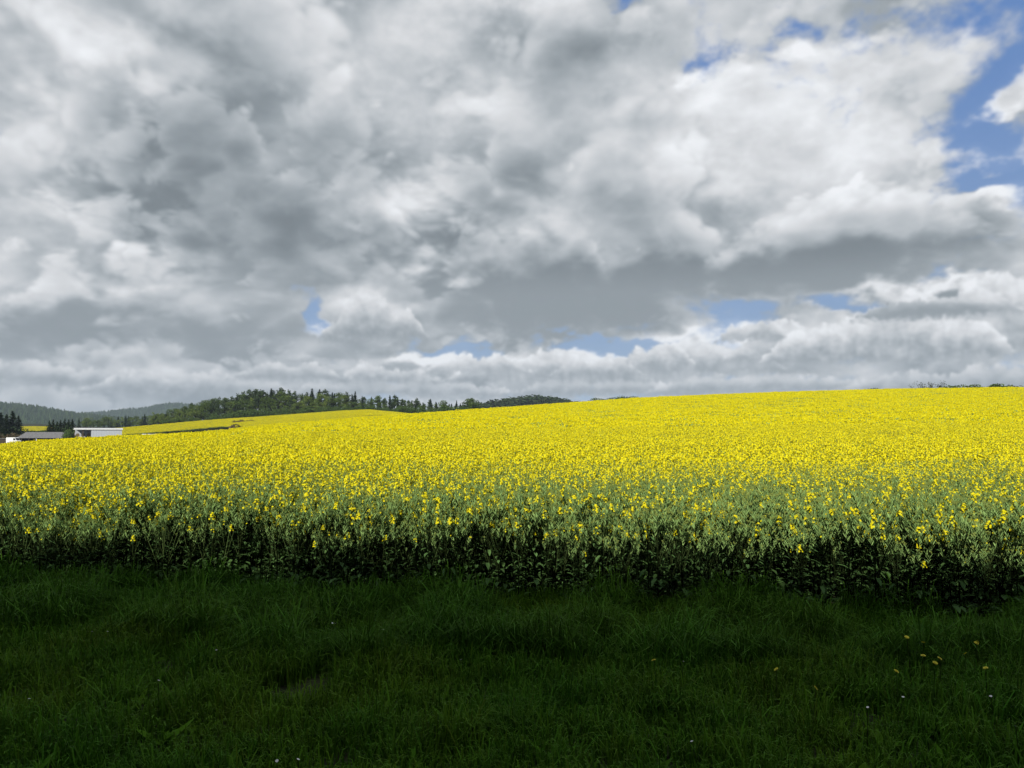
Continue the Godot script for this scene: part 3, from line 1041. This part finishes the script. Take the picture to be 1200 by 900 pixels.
func bale(s: Shape, c: Vector3, rad: float, deep: float, col: Color) -> void:
	s.tube(PackedVector3Array([c - Vector3(0, 0, deep), c + Vector3(0, 0, deep)]), PackedFloat32Array([rad, rad]), 14, col)
	for k in 14:
		var a := TAU * k / 14.0
		var b := TAU * (k + 1) / 14.0
		var f := c + Vector3(0, 0, deep)
		s.tri(f, f + Vector3(cos(b), sin(b), 0) * rad, f + Vector3(cos(a), sin(a), 0) * rad, col)

func van(p: Vector3) -> void:
	var s0 := -p.z
	var g := height(p.x, s0)
	var o := thing("white_van", "white panel van parked by the low barn at the farm", "van", Vector3(p.x, g, p.z), -0.12)
	var paint := Color(0.78, 0.79, 0.80)
	var dark := Color(0.02, 0.025, 0.03)
	# side outline, nose to the right (+x)
	var line := [Vector2(-2.15, 0.42), Vector2(-2.2, 2.25), Vector2(-2.05, 2.45), Vector2(0.85, 2.45), Vector2(1.2, 2.3), Vector2(1.75, 1.45), Vector2(2.25, 1.2), Vector2(2.3, 0.5), Vector2(2.2, 0.42)]
	var body := Shape.new()
	for i in line.size():
		var a: Vector2 = line[i]
		var b: Vector2 = line[(i + 1) % line.size()]
		body.quad(Vector3(a.x, a.y, 0.92), Vector3(a.x, a.y, -0.92), Vector3(b.x, b.y, -0.92), Vector3(b.x, b.y, 0.92), paint)
		if i > 0 and i < line.size() - 1:
			for z in [0.92, -0.92]:
				body.tri(Vector3(line[0].x, line[0].y, z), Vector3(a.x, a.y, z), Vector3(b.x, b.y, z), paint)
	part("body", body.mesh(M.painted), o)
	for z in [0.925, -0.935]:
		var w := Shape.new()
		w.quad(Vector3(0.55, 1.45, z), Vector3(0.55, 2.15, z), Vector3(1.1, 2.15, z), Vector3(1.55, 1.45, z), dark)
		w.quad(Vector3(0.55, 1.45, z), Vector3(1.55, 1.45, z), Vector3(1.1, 2.15, z), Vector3(0.55, 2.15, z), dark)
		part("side_window", w.mesh(M.painted), o)
	var w := Shape.new()
	w.quad(Vector3(1.235, 2.25, 0.8), Vector3(1.235, 2.25, -0.8), Vector3(1.75, 1.48, -0.8), Vector3(1.75, 1.48, 0.8), dark)
	part("windscreen", w.mesh(M.painted), o)
	for x in [-1.35, 1.4]:
		for z in [0.84, -0.84]:
			var t := Shape.new()
			bale(t, Vector3(x, 0.34, z), 0.34, 0.11, Color(0.015, 0.015, 0.016))
			var wh := part("wheel", t.mesh(M.painted), o)
			var rim := Shape.new()
			bale(rim, Vector3(x, 0.34, z), 0.19, 0.125, Color(0.35, 0.36, 0.37))
			part("rim", rim.mesh(M.painted), wh)

# ---------------------------------------------------------------- the rape field
func leaf(s: Shape, root: Vector3, d: Vector3, length: float, wide: float, droop: float, col: Color) -> void:
	var side := Vector3(-d.z, 0, d.x).normalized()
	var up := Vector3.UP
	var prev := root
	var steps := [[0.35, 0.75], [0.75, 1.0], [1.0, 0.12]]
	var pw := wide * 0.25
	for k in steps:
		var f: float = k[0]
		var p := root + d * length * f + up * (length * (0.55 * f - droop * f * f))
		var w: float = wide * k[1]
		# two halves folded along the midrib
		s.quad(prev, p, p + side * w + up * w * 0.35, prev + side * pw + up * pw * 0.35, col)
		s.quad(prev, prev - side * pw + up * pw * 0.35, p - side * w + up * w * 0.35, p, col)
		prev = p
		pw = w

func raceme(green: Shape, petals: Shape, r: RandomNumberGenerator, from: Vector3, d: Vector3, flowers: int, pods: int, simple: bool) -> void:
	var len := r.randf_range(0.07, 0.14)
	var top := from + d * len
	green.tube(PackedVector3Array([from, top]), PackedFloat32Array([0.0022, 0.0015]), 3, stalk(r))
	for i in pods:
		var a := r.randf() * TAU
		var p := from + d * len * r.randf_range(-0.5, 0.75)
		var q := (Vector3(cos(a), 1.5, sin(a))).normalized() * r.randf_range(0.03, 0.06)
		var side := q.cross(Vector3(r.randfn(), r.randfn(), r.randfn())).normalized() * 0.0036
		green.quad(p - side, p + side, p + q + side * 0.6, p + q - side * 0.6, stalk(r) * 1.25)
	# buds in the middle
	for i in (2 if simple else 6):
		var p := top + Vector3(r.randfn() * 0.007, r.randfn() * 0.006 + 0.006, r.randfn() * 0.007)
		var b := 0.0055
		green.card(p, Vector3(b, 0, 0), Vector3(0, b * 1.2, 0), Color(0.21, 0.26, 0.07))
		green.card(p, Vector3(0, 0, b), Vector3(0, b * 1.2, 0), Color(0.19, 0.24, 0.06))
	for i in flowers:
		var a := r.randf() * TAU
		var f := r.randf()
		var rad := lerpf(0.035, 0.013, f) * r.randf_range(0.8, 1.25)
		var p := top + Vector3(cos(a) * rad, lerpf(-0.055, 0.012, f), sin(a) * rad)
		var face := Vector3(cos(a), r.randf_range(0.15, 1.1), sin(a)).normalized()
		var u := face.cross(Vector3(r.randfn(), r.randfn(), r.randfn())).normalized()
		var w := face.cross(u)
		var c := yellow(r)
		if simple:
			petals.card(p, u * 0.0138, w * 0.0138, c)
		else:
			petals.card(p, u * 0.0110, w * 0.0046, c)
			petals.card(p + face * 0.0006, u * 0.0046, w * 0.0110, c)

func opened(r: RandomNumberGenerator, bloom: float, simple: bool) -> int:
	# flowers open on one head: all of them, the first few, or none yet
	var q := r.randf()
	if q < bloom:
		return r.randi_range(8, 12) if simple else r.randi_range(10, 22)
	return r.randi_range(1, 4) if q < 1.6 * bloom + 0.04 else 0

func rape_plant(seed_value: int, bloom: float, simple: bool) -> Array:
	# [stem and branches, leaves, flower heads' green, petals]
	var r := rand(seed_value)
	var stem := Shape.new()
	var leaves := Shape.new()
	var heads := Shape.new()
	var petals := Shape.new()
	var tall := r.randf_range(0.93, 1.04) * CROP
	var lean := Vector3(r.randfn() * 0.03, 0, r.randfn() * 0.03)
	var path := PackedVector3Array([Vector3(0, -0.03, 0), lean * 0.3 + Vector3(0, tall * 0.4, 0), lean + Vector3(0, tall * 0.93, 0)])
	stem.tube(path, PackedFloat32Array([0.0075, 0.0060, 0.0030]), 3 if simple else 5, stalk(r))
	var on := func(y: float) -> Vector3: return path[0].lerp(path[1], y / (tall * 0.4)) if y < tall * 0.4 else path[1].lerp(path[2], (y - tall * 0.4) / (tall * 0.53))
	for i in (5 if simple else 9):
		var y := lerpf(0.05, 0.62, (i + r.randf()) / (5.0 if simple else 9.0))
		var a := r.randf() * TAU
		var f := 1.0 - y / 0.75
		var q := r.randf_range(0.75, 1.3)
		leaf(leaves, on.call(y), Vector3(cos(a), 0, sin(a)), lerpf(0.08, 0.19, f) * r.randf_range(0.7, 1.2), lerpf(0.012, 0.034, f) * (1.4 if simple else 1.0), r.randf_range(0.35, 0.95), Color(0.078 * q, 0.148 * q, 0.048 * q))
	for i in (3 if simple else 8):
		var a := r.randf() * TAU
		var q := r.randf_range(0.7, 1.3)
		leaf(leaves, on.call(r.randf_range(0.42, 0.9) * tall), Vector3(cos(a), 0, sin(a)), r.randf_range(0.06, 0.12), 0.011, r.randf_range(0.0, 0.7), Color(0.078 * q, 0.148 * q, 0.048 * q))
	raceme(heads, petals, r, on.call(tall * 0.9), Vector3.UP, opened(r, minf(1.0, bloom * 1.4), simple), 5 if simple else 14, simple)
	var n := r.randi_range(4, 5) if simple else r.randi_range(9, 12)
	for i in n:
		var a := r.randf() * TAU
		var y := lerpf(0.34, 0.82, float(i) / n) * tall
		var root: Vector3 = on.call(y)
		var d := Vector3(cos(a) * 0.38, 1.0, sin(a) * 0.38).normalized()
		var len := (tall * r.randf_range(0.76, 0.99) - y) / d.y
		var tip := root + d * len
		stem.tube(PackedVector3Array([root, tip]), PackedFloat32Array([0.0050, 0.0032]), 3, stalk(r))
		if not simple:
			leaf(leaves, root + d * len * 0.35, Vector3(-sin(a), 0.1, cos(a)), 0.075, 0.011, 0.3, Color(0.078, 0.148, 0.048))
		raceme(heads, petals, r, tip - d * 0.05, d, opened(r, bloom, simple), 4 if simple else 14, simple)
	return [stem, leaves, heads, petals]

func joined_plant(seed_value: int, bloom: float, simple: bool) -> ArrayMesh:
	var p := rape_plant(seed_value, bloom, simple)
	var green := Shape.new()
	for k in 3:
		green.v.append_array(p[k].v)
		green.n.append_array(p[k].n)
		green.c.append_array(p[k].c)
	var mesh := green.mesh(M.greenery)
	p[3].add_to(mesh, M.petal)
	return mesh

func bloom_at(x: float, s: float) -> float:
	# share of the flower heads that are open here: fewer along the headland and in patches (the plants' own colours are the same everywhere)
	var t := x / s
	var d := s - edge(x)
	var right := clampf((t + 0.55) / 1.0, 0.0, 1.0)
	var reach := lerpf(1.3, 8.0, right)
	var b := lerpf(lerpf(0.24, 0.05, right), 1.0, smoothstep(0.15, reach, d))
	b *= 1.0 - 0.55 * smoothstep(0.12, 0.45, patches.get_noise_2d(x * 2.2, s * 1.3))
	return b

func upright(r: RandomNumberGenerator, x: float, s: float, low: float, high: float) -> Transform3D:
	var k := r.randf_range(low, high)
	var b := Basis.from_euler(Vector3(r.randfn() * 0.07, r.randf() * TAU, r.randfn() * 0.07)).scaled(Vector3(k, k, k))
	return Transform3D(b, Vector3(x, height(x, s), -s))

func build_field() -> void:
	var r := rand(2024)
	# plants of the front row, each a thing of its own
	var parts := []
	for k in 8:
		var p := rape_plant(300 + k, 0.02 if k % 2 else 0.08, false)
		p[0].v.append_array(p[2].v)
		p[0].n.append_array(p[2].n)
		p[0].c.append_array(p[2].c)
		parts.append([p[0].mesh(M.greenery), p[1].mesh(M.greenery), p[3].mesh(M.petal)])
	var count := 300
	for i in count:
		var x := lerpf(-7.4, 6.1, (i + r.randf()) / count)
		var s := edge(x) + r.randf() * 0.38
		var which := r.randi_range(0, 7)
		var o := thing("rapeseed_plant", "rapeseed plant with shaded broad lower leaves at the crop's front edge", "plant", Vector3(x, height(x, s), -s), r.randf() * TAU, "rapeseed plants along the front edge of the crop")
		part("stem", parts[which][0], o)
		part("leaves", parts[which][1], o)
		part("petals", parts[which][2], o)
		var k := r.randf_range(0.68, 1.04)
		o.scale = Vector3(k, k, k)
	# the crop behind them, in three bands that simplify with distance
	var crop := Node3D.new()
	crop.name = "rapeseed_crop"
	add_child(crop)
	tag(crop, "yellow flowering rapeseed crop covering the rising near field", "crop")
	crop.set_meta("kind", "stuff")
	var levels := [0.06, 0.22, 0.5, 0.8, 1.0]
	var near_mesh := []
	var mid_mesh := []
	for b in levels.size():
		for k in 3:
			near_mesh.append(joined_plant(500 + b * 10 + k, levels[b], false))
			mid_mesh.append(joined_plant(600 + b * 10 + k, levels[b], true))
	var near_list := []
	var mid_list := []
	for i in near_mesh.size():
		near_list.append([] as Array[Transform3D])
		mid_list.append([] as Array[Transform3D])
	for band in [[6.9, 15.5, 52.0, near_list], [15.5, 46.0, 36.0, mid_list]]:
		var lo: float = band[0]
		var hi: float = band[1]
		var total := int(band[2] * (hi - lo) * (1.5 * (lo + hi) * 0.5 + 5.0))
		for i in total:
			var s := lo + (hi - lo) * r.randf()
			var half := 0.75 * s + 2.5
			if r.randf() > half / (0.75 * hi + 2.5):
				s = lo + (hi - lo) * sqrt(r.randf())
				half = 0.75 * s + 2.5
			var x := r.randf_range(-half, half)
			if s < edge(x) + 0.34:
				continue
			var b := clampf(bloom_at(x, s) + r.randfn() * 0.16, 0.0, 1.0)
			var lev := clampi(int(round(b * 4.0)), 0, 4)
			band[3][lev * 3 + r.randi_range(0, 2)].append(upright(r, x, s, 0.86, 1.06))
	for i in near_mesh.size():
		if near_list[i].size():
			scatter("near_plants", near_mesh[i], near_list[i], PackedColorArray(), crop)
		if mid_list[i].size():
			scatter("middle_plants", mid_mesh[i], mid_list[i], PackedColorArray(), crop)
	var far_mesh := [far_patch(41, false), far_patch(42, false), far_patch(43, false), far_patch(44, true), far_patch(45, true)]
	var far_list := []
	for i in far_mesh.size():
		far_list.append([] as Array[Transform3D])
	var s := 46.0
	while s < 158.0:
		var x := -0.75 * s - 6.0
		while x < 0.75 * s + 6.0:
			var px := x + r.randf_range(-0.3, 0.3)
			var ps := s + r.randf_range(-0.3, 0.3)
			if ps < crest_at(px / ps) + 22.0:
				var thin := bloom_at(px, ps) + r.randfn() * 0.1 < 0.74
				far_list[r.randi_range(3, 4) if thin else r.randi_range(0, 2)].append(upright(r, px, ps, 0.88, 1.05 + 0.08 * patches.get_noise_2d(px * 4.0, ps * 4.0)))
			x += 0.92
		s += 0.92
	for i in far_mesh.size():
		scatter("distant_plants", far_mesh[i], far_list[i], PackedColorArray(), crop)

# ---------------------------------------------------------------- verge
func grass_tuft(seed_value: int, blades: int, reach: float, low: float, high: float, wide: float, bend: float) -> ArrayMesh:
	var r := rand(seed_value)
	var s := Shape.new()
	for i in blades:
		var a := r.randf() * TAU
		var q := sqrt(r.randf()) * reach
		var root := Vector3(cos(a) * q, -0.01, sin(a) * q)
		var w := r.randf() * TAU
		var d := Vector3(cos(w), 0, sin(w))
		var side := Vector3(-d.z, 0, d.x) * wide * r.randf_range(0.6, 1.3) * 0.5
		var h := r.randf_range(low, high)
		var k := r.randf_range(0.1, 1.0) * bend
		var p1 := root + Vector3(0, h * 0.5, 0) + d * h * 0.16 * k
		var p2 := root + Vector3(0, h * lerpf(0.9, 0.78, k), 0) + d * h * 0.5 * k
		var p3 := root + Vector3(0, h * lerpf(1.0, 0.68, k), 0) + d * h * 0.9 * k
		var f := r.randf_range(0.5, 1.2) if r.randf() < 0.75 else r.randf_range(1.3, 2.1)
		var c := Color(f * r.randf_range(0.8, 1.3), f, f * r.randf_range(0.8, 1.6))
		if r.randf() < 0.025:
			c = Color(6.0, 2.4, 6.0) * r.randf_range(0.5, 1.0)
		s.quad(root - side, p1 - side, p1 + side, root + side, c)
		s.quad(p1 - side, p2 - side * 0.7, p2 + side * 0.7, p1 + side, c)
		s.tri(p2 - side * 0.7, p3, p2 + side * 0.7, c)
	return s.mesh(M.blade)

func weed_rosette(seed_value: int) -> ArrayMesh:
	var r := rand(seed_value)
	var s := Shape.new()
	for i in 11:
		var a := r.randf() * TAU
		var q := r.randf_range(0.7, 1.3)
		leaf(s, Vector3(0, 0.01, 0), Vector3(cos(a), 0, sin(a)), r.randf_range(0.07, 0.15), r.randf_range(0.010, 0.020), r.randf_range(-0.15, 0.4), Color(1.25 * q, 1.25 * q, 0.9 * q))
	return s.mesh(M.blade)

func build_verge() -> void:
	var r := rand(7)
	var grass := Node3D.new()
	grass.name = "grass"
	add_child(grass)
	tag(grass, "dark green grass of the verge, short in front and long beside the crop", "grass")
	grass.set_meta("kind", "stuff")
	var short := []
	var mid := []
	var long := []
	for k in 5:
		short.append(grass_tuft(20 + k, 54, 0.11, 0.05, 0.14, 0.0068, 0.9))
		mid.append(grass_tuft(40 + k, 56, 0.12, 0.10, 0.25, 0.0066, 1.0))
		long.append(grass_tuft(60 + k, 76, 0.13, 0.14, 0.38, 0.0066, 1.1))
	var weeds := [weed_rosette(81), weed_rosette(82), weed_rosette(83)]
	var lists := {}
	var tints := {}
	for kind in [["short_grass", short], ["medium_grass", mid], ["long_grass", long], ["weeds", weeds]]:
		for k in kind[1].size():
			lists[kind[0] + str(k)] = [] as Array[Transform3D]
			tints[kind[0] + str(k)] = PackedColorArray()
	var bare := [on_ground(360, 812)]
	for i in 21000:
		var s := r.randf_range(2.4, 11.8)
		var half := 0.76 * s + 1.6
		if r.randf() > half / 10.4:
			continue
		var x := r.randf_range(-half, half)
		var to_crop := edge(x) - s
		if to_crop < -0.25:
			continue
		var hole := false
		for b in bare:
			if Vector2(x - b.x, (-s - b.z) * 0.7).length() < 0.24:
				hole = true
		if hole:
			continue
		var wave := bumps.get_noise_2d(x * 0.55 + 20.0, s * 0.7)
		var far := to_crop + 0.75 * wave
		var kind := "short_grass"
		if far < 1.9 and to_crop > -0.05:
			kind = "long_grass" if r.randf() < 0.62 else "medium_grass"
		elif far < 2.6:
			kind = "medium_grass" if r.randf() < 0.6 else "short_grass"
		elif r.randf() < 0.13:
			kind = "medium_grass"
		if kind == "short_grass" and r.randf() < 0.09:
			kind = "weeds"
		var key := kind + str(r.randi_range(0, 2 if kind == "weeds" else 4))
		var k := r.randf_range(0.75, 1.25) * (1.0 + 0.25 * bumps.get_noise_2d(x * 1.4, s * 1.4))
		if kind == "long_grass":
			k *= lerpf(0.5, 1.25, smoothstep(-0.35, 0.4, bumps.get_noise_2d(x * 0.9 + 7.0, s * 1.1)))
		lists[key].append(Transform3D(Basis(Vector3.UP, r.randf() * TAU).scaled(Vector3(k, k, k)), Vector3(x, height(x, s) - 0.005, -s)))
		# tones of the sward: fresher and yellower patches among blue-green ones
		var hue := patches.get_noise_2d(x * 9.0 + 50.0, s * 9.0) + r.randfn() * 0.12
		var g := Color(0.050, 0.145, 0.008).lerp(Color(0.082, 0.158, 0.008), clampf(0.4 + hue, 0.0, 1.0))
		if kind == "long_grass":
			g = g.lerp(Color(0.060, 0.150, 0.014), 0.6)
		tints[key].append(g * r.randf_range(0.8, 1.2))
	for kind in [["short_grass", short], ["medium_grass", mid], ["long_grass", long], ["weeds", weeds]]:
		for k in kind[1].size():
			scatter(kind[0], kind[1][k], lists[kind[0] + str(k)], tints[kind[0] + str(k)], grass)
	# flowers in the grass
	for b in [[1067, 748, 0.30], [1075, 769, 0.22], [1092, 774, 0.22], [1102, 774, 0.21], [1052, 788, 0.18], [1138, 751, 0.24], [910, 785, 0.17], [951, 805, 0.15], [771, 776, 0.17], [1129, 767, 0.16], [1082, 752, 0.24], [1146, 754, 0.2], [1155, 783, 0.2]]:
		flower([b[0], b[1], b[2] + 0.12], true, r)
	for b in [[940, 732], [947, 732], [1165, 816], [1015, 830], [1052, 816], [1193, 850], [128, 740], [108, 740], [186, 797], [258, 762], [387, 730], [391, 730], [346, 736], [448, 737], [31, 820], [324, 891], [351, 889], [537, 773], [797, 774], [818, 870]]:
		flower([b[0], b[1], 0.17 + 0.1 * r.randf()], false, r)

func flower(b: Array, dandelion: bool, r: RandomNumberGenerator) -> void:
	# the head hangs on the sight line at its own height above the ground
	var d := ray(b[0], b[1])
	var s := 2.5
	var p := Vector3.ZERO
	while s < 12.0:
		p = Vector3(0, EYE, 0) + d * (s / -d.z)
		if p.y <= height(p.x, s) + b[2]:
			break
		s += 0.02
	var g := height(p.x, s)
	var o: Node3D
	if dandelion:
		o = thing("dandelion", "open yellow dandelion on a bare stalk in the shaded grass", "flower", Vector3(p.x, g, p.z), r.randf() * TAU, "dandelions in the verge")
	else:
		o = thing("daisy", "small white daisy in the shaded grass", "flower", Vector3(p.x, g, p.z), r.randf() * TAU, "daisies in the verge")
	var h := p.y - g
	var st := Shape.new()
	var lean := Vector3(r.randfn() * 0.02, 0, r.randfn() * 0.02)
	st.tube(PackedVector3Array([Vector3(0, -0.02, 0), lean * 0.4 + Vector3(0, h * 0.5, 0), lean + Vector3(0, h, 0)]), PackedFloat32Array([0.0022, 0.002, 0.0018]), 4, Color(0.10, 0.13, 0.05))
	part("stalk", st.mesh(M.greenery), o)
	var head := Shape.new()
	var rad := 0.0155 if dandelion else 0.0080
	var face := Basis.from_euler(Vector3(r.randfn() * 0.35 + 0.2, r.randf() * TAU, r.randfn() * 0.3))
	for ring in (3 if dandelion else 1):
		for k in 14:
			var a := TAU * (k + r.randf() * 0.6) / 14.0
			var u := face * Vector3(cos(a), 0.12 + 0.28 * ring, sin(a)).normalized()
			var w := face * Vector3(-sin(a), 0, cos(a)) * rad * 0.2
			var q := rad * (1.0 - 0.22 * ring)
			var c := Color(0.70, 0.62, 0.07) if dandelion else Color(0.72, 0.72, 0.70)
			head.quad(lean + Vector3(0, h, 0) - w * 0.5, lean + Vector3(0, h, 0) + w * 0.5, lean + Vector3(0, h, 0) + u * q + w, lean + Vector3(0, h, 0) + u * q - w, c)
	part("flower_head", head.mesh(M.petal), o)
